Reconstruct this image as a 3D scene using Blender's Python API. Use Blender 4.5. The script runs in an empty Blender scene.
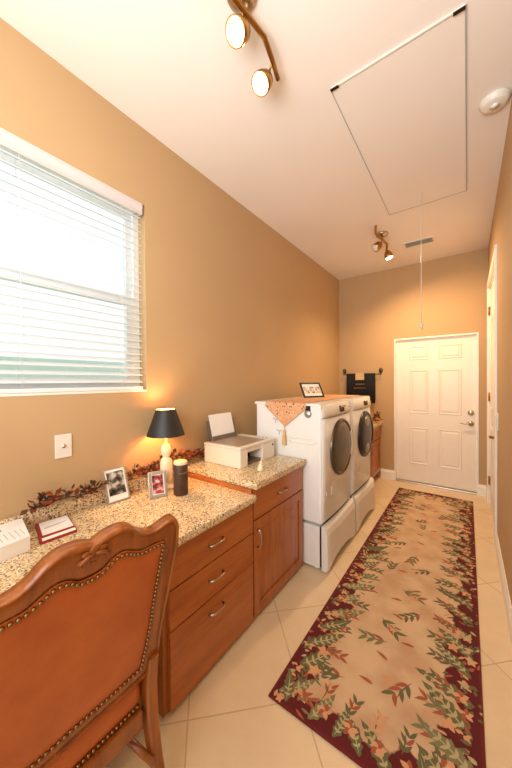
import bpy, bmesh, math, random
from mathutils import Vector, Matrix
random.seed(7)
PI = math.pi
C = bpy.context.scene.collection
SC = bpy.context.scene

# ------------------------------------------------------------------ camera
def make_camera():
    yaw, pitch, roll = (math.radians(a) for a in (36.0984, -0.5603, -0.4252))
    f = Vector((-math.sin(yaw)*math.cos(pitch), math.cos(yaw)*math.cos(pitch), math.sin(pitch)))
    rt = Vector((math.cos(yaw), math.sin(yaw), 0)); up = rt.cross(f)
    r2 = rt*math.cos(roll) + up*math.sin(roll); u2 = up*math.cos(roll) - rt*math.sin(roll)
    cam = bpy.data.cameras.new('camera'); o = bpy.data.objects.new('camera', cam); C.objects.link(o)
    M = Matrix((r2, u2, -f)).transposed().to_4x4(); M.translation = Vector((0, 0, 1.4637))
    o.matrix_world = M
    cam.sensor_fit = 'VERTICAL'; cam.sensor_height = 24; cam.sensor_width = 16
    cam.lens = 289.5453*24/768; cam.clip_start = 0.02
    SC.camera = o
make_camera()

# ------------------------------------------------------------------ world, lights, exposure
w = bpy.data.worlds.new('world'); SC.world = w; w.use_nodes = True
bg = w.node_tree.nodes['Background']; bg.inputs[0].default_value = (0.93, 0.97, 1.0, 1); bg.inputs[1].default_value = 1.1
def area(name, loc, target, size, power, col, size_y=None):
    l = bpy.data.lights.new(name, 'AREA'); l.energy = power; l.color = col; l.size = size
    if size_y: l.shape = 'RECTANGLE'; l.size_y = size_y
    o = bpy.data.objects.new(name, l); C.objects.link(o); o.location = loc
    o.rotation_euler = (Vector(target)-Vector(loc)).to_track_quat('-Z', 'Y').to_euler(); return o
def spot(name, loc, d, power, col, r=0.03, ang=130):
    l = bpy.data.lights.new(name, 'SPOT'); l.energy = power; l.color = col; l.shadow_soft_size = r; l.spot_size = math.radians(ang); l.spot_blend = .8
    o = bpy.data.objects.new(name, l); C.objects.link(o); o.location = loc
    o.rotation_euler = Vector(d).to_track_quat('-Z', 'Y').to_euler(); return o
def point(name, loc, power, col, r=0.03, parent=None):
    l = bpy.data.lights.new(name, 'POINT'); l.energy = power; l.color = col; l.shadow_soft_size = r
    o = bpy.data.objects.new(name, l); C.objects.link(o); o.location = loc
    return o
SC.view_settings.view_transform = 'Standard'; SC.view_settings.look = 'None'
SC.view_settings.gamma = 1; SC.view_settings.use_curve_mapping = False
SC.view_settings.exposure = 0.27
WARM = (1.0, 0.76, 0.48)
area('room_fill_light', (-0.65, -1.1, 1.9), (-0.75, 3.0, 1.5), 1.4, 24, (0.97, 0.98, 1.0), 1.6)
area('ceiling_bounce_light', (-0.35, -0.45, 1.75), (-0.4, 0.9, 3.1), 0.9, 33, (0.95, 0.97, 1.0), 0.6)

# ------------------------------------------------------------------ materials
def srgb(r, g, b):
    f = lambda c: (c/255/12.92) if c/255 <= 0.04045 else ((c/255+0.055)/1.055)**2.4
    return (f(r), f(g), f(b), 1)
class NT:
    def __init__(s, name):
        s.m = bpy.data.materials.new(name); s.m.use_nodes = True; s.t = s.m.node_tree
        s.b = s.t.nodes['Principled BSDF']
    def n(s, t, **k):
        o = s.t.nodes.new(t)
        for a, v in k.items(): setattr(o, a, v)
        return o
    def l(s, a, b): s.t.links.new(a, b)
    def noise(s, scale, detail=3, vec=None, rough=0.5):
        o = s.n('ShaderNodeTexNoise'); o.inputs['Scale'].default_value = scale
        o.inputs['Detail'].default_value = detail; o.inputs['Roughness'].default_value = rough
        s.l(vec if vec else s.coord(), o.inputs['Vector']); return o
    def coord(s):
        if not hasattr(s, '_c'): s._c = s.n('ShaderNodeTexCoord').outputs['Object']
        return s._c
    def mapping(s, scale=(1,1,1), rot=(0,0,0), loc=(0,0,0)):
        o = s.n('ShaderNodeMapping'); o.inputs['Scale'].default_value = scale
        o.inputs['Rotation'].default_value = rot; o.inputs['Location'].default_value = loc
        s.l(s.coord(), o.inputs['Vector']); return o.outputs[0]
    def ramp(s, fac, stops, interp='LINEAR'):
        o = s.n('ShaderNodeValToRGB'); o.color_ramp.interpolation = interp
        e = o.color_ramp.elements
        while len(e) < len(stops): e.new(0.5)
        for x, (p, c) in zip(e, stops): x.position = p; x.color = c
        s.l(fac, o.inputs[0]); return o.outputs[0]
    def mix(s, fac, a, b, mode='MIX'):
        o = s.n('ShaderNodeMix', data_type='RGBA', blend_type=mode)
        for i, v in ((0, fac), (6, a), (7, b)):
            if hasattr(v, 'is_output'): s.l(v, o.inputs[i])
            else: o.inputs[i].default_value = v
        return o.outputs[2]
    def math(s, op, a, b=None):
        o = s.n('ShaderNodeMath', operation=op)
        for i, v in enumerate((a, b)):
            if v is None: continue
            if hasattr(v, 'is_output'): s.l(v, o.inputs[i])
            else: o.inputs[i].default_value = v
        return o.outputs[0]
    def bump(s, h, strength, dist=0.01):
        o = s.n('ShaderNodeBump'); o.inputs['Strength'].default_value = strength
        o.inputs['Distance'].default_value = dist; s.l(h, o.inputs['Height']); s.l(o.outputs[0], s.b.inputs['Normal'])
def mat(name, rgb, rough=0.5, metal=0, var=0.06, scale=12, bump=0, emit=None, es=0, coat=0):
    s = NT(name); c = srgb(*rgb); n = s.noise(scale)
    d = tuple(x*(1-var) for x in c[:3])+(1,); u = tuple(min(1, x*(1+var)) for x in c[:3])+(1,)
    s.l(s.ramp(n.outputs[0], [(0.3, d), (0.7, u)]), s.b.inputs['Base Color'])
    s.b.inputs['Roughness'].default_value = rough; s.b.inputs['Metallic'].default_value = metal
    s.b.inputs['Coat Weight'].default_value = coat
    if bump: s.bump(n.outputs[0], bump, 0.004)
    if emit: s.b.inputs['Emission Color'].default_value = srgb(*emit); s.b.inputs['Emission Strength'].default_value = es
    return s.m
def wood(name, dark, light, axis=1, rough=0.3, coat=0.25):
    s = NT(name); sc = [9, 9, 9]; sc[axis] = 0.9
    v = s.mapping(scale=tuple(sc))
    n = s.noise(2.2, 5, v, 0.6); n2 = s.noise(14, 2, v)
    f = s.math('ADD', s.math('MULTIPLY', n.outputs[0], .75), s.math('MULTIPLY', n2.outputs[0], .25))
    s.l(s.ramp(f, [(0.33, srgb(*dark)), (0.66, srgb(*light))]), s.b.inputs['Base Color'])
    s.b.inputs['Roughness'].default_value = rough; s.b.inputs['Coat Weight'].default_value = coat
    s.b.inputs['Coat Roughness'].default_value = 0.15
    return s.m
def wall_mat():
    s = NT('tan_wall_paint'); n = s.noise(1.5, 2); n2 = s.noise(160, 3)
    s.l(s.ramp(n.outputs[0], [(0.3, srgb(186, 154, 112)), (0.7, srgb(190, 158, 116))]), s.b.inputs['Base Color'])
    s.b.inputs['Roughness'].default_value = 0.75; s.bump(n2.outputs[0], 0.15, 0.002); return s.m
def ceil_mat():
    s = NT('cream_ceiling_paint'); n = s.noise(1.2, 2); n2 = s.noise(90, 3)
    s.l(s.ramp(n.outputs[0], [(0.3, srgb(234, 226, 217)), (0.7, srgb(238, 230, 221))]), s.b.inputs['Base Color'])
    s.b.inputs['Roughness'].default_value = 0.85; s.bump(n2.outputs[0], 0.2, 0.002); return s.m
def tile_mat():
    s = NT('diagonal_floor_tile'); T = 0.515
    sep = s.n('ShaderNodeSeparateXYZ'); s.l(s.coord(), sep.inputs[0])
    r2 = 2**.5
    u = s.math('DIVIDE', s.math('ADD', sep.outputs[0], sep.outputs[1]), r2)
    v = s.math('DIVIDE', s.math('SUBTRACT', sep.outputs[1], sep.outputs[0]), r2)
    def edge(q, off):
        a = s.math('FRACT', s.math('ADD', s.math('DIVIDE', s.math('SUBTRACT', q, off), T), 100.0))
        return s.math('MULTIPLY', s.math('MINIMUM', a, s.math('SUBTRACT', 1.0, a)), T)
    d = s.math('MINIMUM', edge(u, -0.11), edge(v, 1.27))
    g = s.math('LESS_THAN', d, 0.0032)
    n = s.noise(3.0, 5, rough=0.6); n2 = s.noise(14, 4)
    c1 = s.ramp(n.outputs[0], [(0.3, srgb(214, 188, 150)), (0.7, srgb(228, 205, 168))])
    c = s.mix(s.math('MULTIPLY', n2.outputs[0], .25), c1, srgb(206, 172, 128))
    s.l(s.mix(g, c, srgb(192, 164, 126)), s.b.inputs['Base Color'])
    s.l(s.math('ADD', s.math('MULTIPLY', g, .4), .32), s.b.inputs['Roughness'])
    s.bump(s.math('MINIMUM', d, 0.005), 0.4, 0.3); return s.m
def granite_mat():
    s = NT('speckled_granite'); v = s.n('ShaderNodeTexVoronoi'); v.inputs['Scale'].default_value = 180; s.l(s.coord(), v.inputs['Vector'])
    sepc = s.n('ShaderNodeSeparateColor'); s.l(v.outputs['Color'], sepc.inputs[0])
    c = s.ramp(sepc.outputs[0], [(0.0, srgb(96, 76, 56)), (0.10, srgb(150, 122, 90)), (0.24, srgb(214, 184, 138)), (0.45, srgb(232, 212, 172)), (0.7, srgb(224, 196, 150)), (0.86, srgb(168, 160, 140)), (0.94, srgb(240, 228, 200))], 'CONSTANT')
    n = s.noise(22, 4); c2 = s.mix(s.ramp(n.outputs[0], [(0.5, (0,0,0,1)), (0.75, (.8,.8,.8,1))]), c, srgb(222, 194, 150))
    n3 = s.noise(60, 2); c3 = s.mix(s.ramp(n3.outputs[0], [(0.64, (0,0,0,1)), (0.72, (1,1,1,1))]), c2, srgb(110, 92, 72))
    s.l(c3, s.b.inputs['Base Color']); s.b.inputs['Roughness'].default_value = 0.2; return s.m
def rug_mat(hw, hl):
    s = NT('cream_and_burgundy_rug'); sep = s.n('ShaderNodeSeparateXYZ'); s.l(s.coord(), sep.inputs[0])
    dx = s.math('SUBTRACT', hw, s.math('ABSOLUTE', sep.outputs[0])); dy = s.math('SUBTRACT', hl, s.math('ABSOLUTE', sep.outputs[1]))
    d = s.math('MINIMUM', dx, dy); n = s.noise(9, 3)
    e = s.math('ADD', d, s.math('MULTIPLY', s.math('SUBTRACT', n.outputs[0], .5), .3))
    f = s.ramp(e, [(0.115, (1,1,1,1)), (0.13, (0,0,0,1))])
    n2 = s.noise(5, 4); field = s.ramp(n2.outputs[0], [(0.35, srgb(190, 152, 114)), (0.6, srgb(208, 176, 138))])
    c = s.mix(f, field, srgb(92, 20, 20)); rim = s.math('LESS_THAN', d, 0.012)
    s.l(s.mix(rim, c, srgb(104, 24, 26)), s.b.inputs['Base Color'])
    s.b.inputs['Roughness'].default_value = 0.95
    s.bump(s.noise(400, 2).outputs[0], 0.5, 0.004); return s.m

M = {}
M['wall'] = wall_mat(); M['ceiling'] = ceil_mat(); M['tile'] = tile_mat(); M['granite'] = granite_mat()
M['cherry'] = wood('cherry_cabinet_wood', (150, 78, 28), (184, 106, 44), axis=2)
M['cherry_h'] = wood('cherry_drawer_wood', (156, 82, 28), (190, 110, 46), axis=1)
M['chairwood'] = wood('carved_chair_wood', (118, 60, 16), (168, 94, 32), axis=2, rough=0.28, coat=.3)
M['kick'] = mat('dark_wood_recess', (70, 36, 18), .6)
M['white'] = mat('white_enamel', (236, 234, 228), .25, var=.015, coat=.3)
M['white2'] = mat('pearl_white_plastic', (228, 222, 210), .4, var=.02)
M['trim'] = mat('white_trim_paint', (240, 234, 222), .4, var=.015)
M['doorpaint'] = mat('white_door_paint', (236, 226, 210), .38, var=.015)
M['vinyl'] = mat('white_vinyl', (232, 236, 236), .4, var=.01)
M['slat'] = mat('white_blind_slat', (226, 228, 228), .45, var=.01)
M['valance'] = mat('white_valance', (206, 200, 198), .5, var=.01)
M['nickel'] = mat('brushed_nickel', (190, 176, 156), .28, metal=1, var=.04)
M['brass'] = mat('aged_brass', (176, 132, 70), .3, metal=1, var=.05)
M['iron'] = mat('wrought_iron', (44, 32, 24), .5, metal=.6)
M['nail'] = mat('antique_brass_nail', (150, 120, 80), .3, metal=.9)
M['bronze'] = mat('bronze_door_ring', (92, 80, 66), .3, metal=.7)
M['darkglass'] = mat('smoked_glass', (96, 84, 66), .3, var=.3, scale=3)
M['door_reflection'] = mat('reflection_grey', (150, 142, 128), .3, metal=.5)  # grey of the reflections modelled on the washer door
M['blackgap'] = mat('black_gap_fill', (24, 22, 22), .6)
M['shade'] = mat('black_lamp_shade', (34, 32, 30), .5)
M['shadein'] = mat('gold_shade_lining', (235, 190, 110), .5)
M['crystal'] = mat('cream_crystal', (238, 216, 180), .15, coat=.5)
M['leather'] = None
M['candle'] = mat('brown_candle_label', (70, 44, 28), .5, var=.25, scale=30)
M['wax'] = mat('cream_wax', (226, 204, 160), .5)
M['paper'] = mat('white_paper', (240, 236, 230), .7, var=.02)
M['red'] = mat('dark_red_card', (150, 38, 34), .55)
M['inkblue'] = mat('blue_ink', (50, 70, 160), .6); M['inkgrey'] = mat('grey_ink', (178, 178, 184), .6)
M['silver'] = mat('silver_frame_metal', (190, 186, 178), .35, metal=.8, var=.1, scale=60)
M['printer_top'] = mat('taupe_scanner_lid', (158, 142, 120), .35)
M['printer_body'] = mat('off_white_printer_plastic', (232, 222, 204), .4, var=.02)
M['printer_dark'] = mat('black_printer_slot', (28, 24, 22), .5)
M['printer_grey'] = mat('brown_grey_tray', (110, 92, 76), .4)
M['ceramic'] = mat('ivory_ceramic', (238, 220, 180), .3)
M['vineleaf'] = mat('dried_brown_leaves', (92, 58, 34), .8, var=.35, scale=30)
M['berry'] = mat('rust_berries', (150, 66, 30), .6, var=.3, scale=40)
M['twig'] = mat('dark_twig', (58, 38, 24), .9)
M['towel'] = mat('black_terry_towel', (26, 24, 24), .95, bump=.6, scale=300)
M['gold'] = mat('gold_thread', (150, 116, 64), .6); M['tan'] = mat('tan_label', (206, 176, 130), .7)
M['black'] = mat('black_frame_paint', (28, 22, 20), .35)
M['fringe'] = mat('gold_tassel_thread', (214, 176, 110), .8, var=.2, scale=200)
M['ventgrey'] = mat('grey_vent_slots', (176, 178, 170), .6)
M['grass'] = mat('pale_green_lawn', (186, 216, 176), .9, var=.2)
M['fencewhite'] = mat('pale_stucco', (222, 240, 236), .9)

def leather_mat():
    s = NT('cognac_leather'); n = s.noise(5, 5, rough=.6); n2 = s.noise(180, 3)
    s.l(s.ramp(n.outputs[0], [(0.3, srgb(172, 84, 30)), (0.7, srgb(198, 106, 44))]), s.b.inputs['Base Color'])
    s.b.inputs['Roughness'].default_value = .42; s.bump(n2.outputs[0], .15, .002); return s.m
M['leather'] = leather_mat()
def runner_mat():
    s = NT('orange_print_cloth'); v = s.n('ShaderNodeTexVoronoi'); v.inputs['Scale'].default_value = 34; s.l(s.coord(), v.inputs['Vector'])
    n = s.noise(70, 2)
    e = s.math('ADD', v.outputs['Distance'], s.math('MULTIPLY', n.outputs[0], .25))
    s.l(s.ramp(e, [(0.34, srgb(160, 70, 44)), (0.40, srgb(176, 158, 100)), (0.50, srgb(226, 178, 136)), (0.9, srgb(214, 152, 108))]), s.b.inputs['Base Color'])
    s.b.inputs['Roughness'].default_value = .85; return s.m
M['runner'] = runner_mat()
def photo_mat(name, a, b, c, sc):
    s = NT(name); n = s.noise(sc, 2)
    s.l(s.ramp(n.outputs[0], [(0.35, srgb(*a)), (0.5, srgb(*b)), (0.62, srgb(*c))]), s.b.inputs['Base Color'])
    s.b.inputs['Roughness'].default_value = .15; return s.m
M['photo1'] = photo_mat('dark_photograph', (30, 36, 34), (96, 92, 84), (190, 190, 186), 22)
M['photo2'] = photo_mat('red_photograph', (200, 200, 200), (196, 70, 70), (60, 60, 60), 30)
M['photo3'] = photo_mat('collage_photograph', (120, 84, 60), (206, 190, 164), (236, 228, 214), 26)
def glass_mat():
    m = bpy.data.materials.new('window_glass'); m.use_nodes = True; t = m.node_tree; t.nodes.clear()
    o = t.nodes.new('ShaderNodeOutputMaterial'); a = t.nodes.new('ShaderNodeBsdfTransparent'); g = t.nodes.new('ShaderNodeBsdfGlossy')
    g.inputs['Roughness'].default_value = .02; mx = t.nodes.new('ShaderNodeMixShader'); mx.inputs[0].default_value = .05
    a.inputs[0].default_value = (.95, .98, .97, 1)
    t.links.new(a.outputs[0], mx.inputs[1]); t.links.new(g.outputs[0], mx.inputs[2]); t.links.new(mx.outputs[0], o.inputs[0]); return m
M['glass'] = glass_mat()
M['bulb'] = mat('lit_bulb', (255, 240, 210), .5, emit=(255, 236, 196), es=6)
M['bulb_soft'] = mat('lit_lamp_bulb', (255, 230, 180), .5, emit=(255, 214, 150), es=10)

# ------------------------------------------------------------------ mesh helpers
class MB:
    def __init__(s): s.bm = bmesh.new(); s.mi = 0
    def _f(s, vs, smooth=False):
        try: f = s.bm.faces.new(vs)
        except ValueError: return None
        f.material_index = s.mi; f.smooth = smooth; return f
    def box(s, x0, x1, y0, y1, z0, z1, bev=0, mx=None):
        b = bmesh.new(); vs = [b.verts.new((x, y, z)) for x in (x0, x1) for y in (y0, y1) for z in (z0, z1)]
        for q in ((0,1,3,2), (4,6,7,5), (0,4,5,1), (2,3,7,6), (0,2,6,4), (1,5,7,3)): b.faces.new([vs[i] for i in q])
        if bev: bmesh.ops.bevel(b, geom=list(b.edges), offset=bev, segments=2, profile=.6, affect='EDGES')
        s._merge(b, mx, smooth=False); return s
    def _merge(s, b, mx=None, smooth=False):
        if mx is not None: b.transform(mx)
        mp = {v: s.bm.verts.new(v.co) for v in b.verts}
        for f in b.faces: s._f([mp[v] for v in f.verts], smooth or f.smooth)
        b.free()
    def poly(s, pts, smooth=False): s._f([s.bm.verts.new(p) for p in pts], smooth); return s
    def prism(s, pts, vec, smooth=False):
        v = Vector(vec); a = [s.bm.verts.new(p) for p in pts]; b = [s.bm.verts.new(Vector(p)+v) for p in pts]
        s._f(a[::-1]); s._f(b); n = len(a)
        for i in range(n): s._f([a[i], a[(i+1) % n], b[(i+1) % n], b[i]], smooth)
        return s
    def loft(s, rings, caps=True, smooth=True, closed=True):
        R = [[s.bm.verts.new(p) for p in r] for r in rings]; n = len(R[0])
        for i in range(len(R)-1):
            for j in range(n if closed else n-1):
                s._f([R[i][j], R[i][(j+1) % n], R[i+1][(j+1) % n], R[i+1][j]], smooth)
        if caps: s._f(R[0][::-1]); s._f(R[-1])
        return s
    def tube(s, pts, r, n=10, caps=True, flat=1.0):
        P = [Vector(p) for p in pts]; rr = r if isinstance(r, (list, tuple)) else [r]*len(P); rings = []
        ref = Vector((0, 0, 1)); side = None
        for i, p in enumerate(P):
            t = (P[min(i+1, len(P)-1)]-P[max(i-1, 0)]).normalized()
            if side is None:
                side = t.cross(ref)
                if side.length < .1: side = t.cross(Vector((0, 1, 0)))
            side = (side - t*side.dot(t)).normalized(); up = t.cross(side)
            rings.append([p+side*math.cos(a)*rr[i]+up*math.sin(a)*rr[i]*flat for a in [2*PI*k/n for k in range(n)]])
        return s.loft(rings, caps)
    def lathe(s, prof, c=(0,0,0), axis='Z', n=32, mx=None, caps=False):
        rings = []
        for r, h in prof:
            ring = []
            for k in range(n):
                a = 2*PI*k/n; u, v = r*math.cos(a), r*math.sin(a)
                p = {'Z': (u, v, h), 'X': (h, u, v), 'Y': (v, h, u)}[axis]
                p = Vector(p)
                if mx is not None: p = mx @ p
                ring.append(p+Vector(c))
            rings.append(ring)
        return s.loft(rings, caps)
    def ball(s, c, r, sc=(1,1,1), n=10):
        b = bmesh.new(); bmesh.ops.create_uvsphere(b, u_segments=n, v_segments=max(4, n//2+1), radius=r)
        for v in b.verts: v.co = Vector((v.co.x*sc[0], v.co.y*sc[1], v.co.z*sc[2]))+Vector(c)
        s._merge(b, smooth=True); return s
    def build(s, name, m, parent=None, smooth=None):
        bmesh.ops.recalc_face_normals(s.bm, faces=list(s.bm.faces)) if not getattr(s, 'norecalc', False) else None
        me = bpy.data.meshes.new(name); off = Vector((0, 0, 0))
        if parent is not None:
            r = parent
            while r.parent: r = r.parent
            off = Vector(r.location)
        if off.length: s.bm.transform(Matrix.Translation(-off))
        s.bm.to_mesh(me); s.bm.free()
        for mm in (m if isinstance(m, list) else [m]): me.materials.append(M[mm] if isinstance(mm, str) else mm)
        o = bpy.data.objects.new(name, me); C.objects.link(o)
        if parent is not None: o.parent = parent
        return o
def recenter(o, loc):
    loc = Vector(loc); o.data.transform(Matrix.Translation(-loc)); o.location = loc
    return o
def tag(o, label, cat, group=None):
    o['label'] = label; o['category'] = cat
    if group: o['group'] = group
    return o
def thing(name, label, cat, loc, group=None):
    o = bpy.data.objects.new(name, None); C.objects.link(o); o.location = loc; o.empty_display_size = .05
    return tag(o, label, cat, group)
def struct(o): o['kind'] = 'structure'; return o

XL, XR, YB, H, YN = -1.681, 0.21, 4.6125, 3.0937, -1.3
# ------------------------------------------------------------------ room shell
struct(MB().box(XL-.15, XR+.15, YN, YB+.15, -.1, 0).build('floor', 'tile'))
struct(MB().box(XL-.15, XR+.15, YN, YB+.15, H, H+.1).build('ceiling', 'ceiling'))
WY0, WY1, WZ0, WZ1 = -0.18, 1.10, 1.402, 2.603
m = MB(); m.box(XL-.15, XL, YN, WY0, 0, H); m.box(XL-.15, XL, WY1, YB+.15, 0, H); m.box(XL-.15, XL, WY0, WY1, 0, WZ0); m.box(XL-.15, XL, WY0, WY1, WZ1, H)
struct(m.build('wall_left', 'wall'))
RDY0, RDY1, RDZ = 3.30, 4.37, 2.53
m = MB(); m.box(XR, XR+.15, YN, RDY0, 0, H); m.box(XR, XR+.15, RDY1, YB+.15, 0, H); m.box(XR, XR+.15, RDY0, RDY1, RDZ, H)
struct(m.build('wall_right', 'wall'))
DX0, DX1, DZ = -0.862, 0.118, 2.06
m = MB(); m.box(XL, DX0, YB, YB+.15, 0, H); m.box(DX1, XR, YB, YB+.15, 0, H); m.box(DX0, DX1, YB, YB+.15, DZ, H)
struct(m.build('wall_back', 'wall'))
def baseboard(name, x0, x1, y0, y1, ax, sgn):
    m = MB(); t = .016
    if ax == 'x':   # board on a wall of constant x, protruding by sgn
        prof = [(0, 0), (t, 0), (t, .105), (t*.5, .125), (t*.35, .138), (0, .138)]
        m.prism([(x0+sgn*p, y0, z) for p, z in prof], (0, y1-y0, 0))
    else:
        prof = [(0, 0), (t, 0), (t, .105), (t*.5, .125), (t*.35, .138), (0, .138)]
        m.prism([(x0, y0+sgn*p, z) for p, z in prof], (x1-x0, 0, 0))
    return struct(m.build(name, 'trim'))
baseboard('baseboard_right', XR, XR, YN, RDY0-.09, 'x', -1)
baseboard('baseboard_right_far', XR, XR, RDY1+.09, YB, 'x', -1)
baseboard('baseboard_back_left', -1.05, DX0, YB, YB, 'y', -1)
baseboard('baseboard_back_right', DX1, XR-.016, YB, YB, 'y', -1)

# six panel door slab facing -n ; local frame function maps (u across, z, d out of face) to world
def door_panels(m, F, rects):
    for (u0, u1, z0, z1) in rects:
        w_ = .02
        ring = []
        for off, d in ((0, 0.0), (.006, .006), (.014, .003), (.026, -.0), (.045, .005)):
            ring.append([F(u0+off, z0+off, d), F(u1-off, z0+off, d), F(u1-off, z1-off, d), F(u0+off, z1-off, d)])
        m.loft(ring, caps=False, smooth=False); m.poly([Vector(p) for p in ring[-1]])
# back door
m = MB(); F0 = YB+.03
m.box(DX0+.022, DX1-.022, F0, F0+.04, .022, DZ-.022)
FB = lambda u, z, d: Vector((u, F0-d-.0005, z))
cols = [(-.665, -.435), (-.315, -.055)]
rows = [(.275, .79), (.995, 1.60), (1.75, 1.935)]
door_panels(m, FB, [(a, b, c, d) for a, b in cols for c, d in rows])
door1 = struct(m.build('door_1', 'doorpaint'))
m = MB()
m.lathe([(.001, -.0), (.032, 0), (.034, -.008), (.026, -.018), (.018, -.022), (.001, -.022)], (.04, F0, 1.036), 'Y')
m.box(.036, .044, F0-.036, F0-.02, 1.02, 1.052, .002)
m.build('deadbolt', 'nickel', door1)
m = MB(); m.lathe([(.001, 0), (.033, 0), (.034, -.007), (.024, -.014), (.012, -.018), (.012, -.045), (.001, -.045)], (.04, F0, .895), 'Y')
m.tube([(.042, F0-.045, .895), (.01, F0-.05, .9), (-.03, F0-.05, .895), (-.07, F0-.047, .9)], [.011, .01, .008, .006])
m.build('lever_handle', 'nickel', door1)
MB().box(DX1-.055, DX1-.026, F0-.012, F0-.001, DZ-.075, DZ-.03, .003).build('alarm_contact', 'white2', door1)
m = MB(); m.box(DX0, DX0+.02, YB-.006, YB+.10, 0, DZ); m.box(DX1-.02, DX1, YB-.006, YB+.10, 0, DZ); m.box(DX0+.02, DX1-.02, YB-.006, YB+.10, DZ-.02, DZ)
struct(m.build('trim_1', 'trim'))
struct(MB().box(DX0+.02, DX1-.02, YB-.02, YB+.10, 0, .018, .004).build('trim_2', 'nickel'))
# right door
m = MB(); m.box(XR+.012, XR+.05, RDY0+.02, RDY1-.02, .012, RDZ-.02)
FR = lambda u, z, d: Vector((XR+.0115-d, u, z))
yc = (RDY0+RDY1)/2
door_panels(m, FR, [(a, b, c, d) for a, b in ((RDY0+.13, yc-.05), (yc+.05, RDY1-.13)) for c, d in ((.25, .95), (1.15, 1.95), (2.1, 2.36))])
door2 = struct(m.build('door_2', 'doorpaint'))
for z in (.28, 1.26, 2.26):
    m = MB(); m.tube([(XR-.002, RDY1-.02, z-.05), (XR-.002, RDY1-.02, z+.05)], .008, 8); m.box(XR+.004, XR+.011, RDY1-.06, RDY1-.02, z-.048, z+.048)
    m.build('hinge', 'brass', door2)
m = MB(); m.lathe([(.001, 0), (.03, 0), (.031, -.007), (.014, -.014), (.011, -.05), (.001, -.05)], (XR+.012, 3.42, .93), 'X')
m.tube([(XR-.035, 3.42, .93), (XR-.04, 3.46, .935), (XR-.038, 3.53, .925)], [.011, .01, .007]); m.build('lever_handle', 'brass', door2)
def casing(name, y0, y1, z1):
    m = MB(); W = .085
    m.box(XR-.018, XR, y0-W, y0, 0, z1+W, .004); m.box(XR-.018, XR, y1, y1+W, 0, z1+W, .004); m.box(XR-.018, XR, y0+.0005, y1-.0005, z1, z1+W, .004)
    m.box(XR+.0005, XR+.11, y0, y0+.018, 0, z1); m.box(XR+.0005, XR+.11, y1-.018, y1, 0, z1); m.box(XR+.0005, XR+.11, y0+.018, y1-.018, z1-.018, z1)
    return struct(m.build(name, 'trim'))
casing('trim_3', RDY0, RDY1, RDZ)

# ------------------------------------------------------------------ window (single-hung, white vinyl)
xw = XL-.105
m = MB(); e = .035
m.box(xw-.03, xw+.03, WY0, WY0+e, WZ0, WZ1); m.box(xw-.03, xw+.03, WY1-e, WY1, WZ0, WZ1)
m.box(xw-.03, xw+.03, WY0+e, WY1-e, WZ0, WZ0+e); m.box(xw-.03, xw+.03, WY0+e, WY1-e, WZ1-e, WZ1)
win = struct(m.build('window_1', 'vinyl'))
def sash(z0, z1, x, name, t):
    m = MB(); a, b = WY0+e, WY1-e
    m.box(x-.014, x+.014, a, a+t, z0, z1, .002); m.box(x-.014, x+.014, b-t, b, z0, z1, .002); m.box(x-.014, x+.014, a+t, b-t, z0, z0+t, .002); m.box(x-.014, x+.014, a+t, b-t, z1-t, z1, .002)
    s_ = m.build(name, 'vinyl', win)
    MB().box(x-.003, x+.003, a+t, b-t, z0+t, z1-t).build('window_pane', 'glass', s_)
sash(1.97, WZ1-e, xw-.012, 'upper_sash', .04); sash(WZ0+e, 2.01, xw+.016, 'lower_sash', .055)
# sill
struct(MB().box(XL-.06, XL+.002, WY0, WY1, WZ0-.0, WZ0+.012, .003).build('trim_4', 'trim'))
# blind
bl = thing('window_blind', 'white wooden slatted blind drawn down over the bright window', 'blind', (XL, .45, WZ1))
BY0, BY1 = WY0+.004, 1.078
bz = 2.599
m = MB(); m.prism([(XL-.03, BY0, bz), (XL+.008, BY0, bz), (XL+.012, BY0, bz-.02), (XL+.006, BY0, bz-.045), (XL+.010, BY0, bz-.062), (XL-.0, BY0, bz-.07), (XL-.005, BY0, bz-.01), (XL-.03, BY0, bz-.01)], (0, BY1-BY0, 0))
m.box(XL-.03, XL-.006, BY1-.010, BY1, bz-.068, bz-.011); m.build('valance', 'valance', bl)
MB().box(XL-.05, XL-.031, BY0+.02, BY1-.02, bz-.05, bz-.012).build('headrail', 'white2', bl)
m = MB(); z = 2.515; tilt = math.radians(22)
while z > 1.46:
    mx = Matrix.Translation((XL-.022, 0, z)) @ Matrix.Rotation(tilt, 4, 'Y')
    m.box(-.024, .024, BY0+.006, BY1-.006, -.0014, .0014, 0, mx); z -= .0435
m.build('slats', 'slat', bl)
MB().box(XL-.046, XL+.002, BY0+.006, BY1-.004, 1.415, 1.436, .004).build('bottom_rail', 'slat', bl)
for y in (BY0+.17, .45, .94):
    m = MB(); m.tube([(XL+.003, y, 1.437), (XL+.003, y, bz-.072)], .0012, 5); m.tube([(XL-.047, y, 1.437), (XL-.047, y, bz-.05)], .0012, 5); m.build('ladder_cord', 'slat', bl)

# outside: lawn and a pale stucco screen wall beyond the window
struct(MB().box(-14, XL-.3, -9, 14, -.25, -.2).build('ground', 'grass'))
struct(MB().box(-5.2, -5.0, -9, 14, -.2, 1.82).build('wall_outside', 'fencewhite'))

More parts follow.
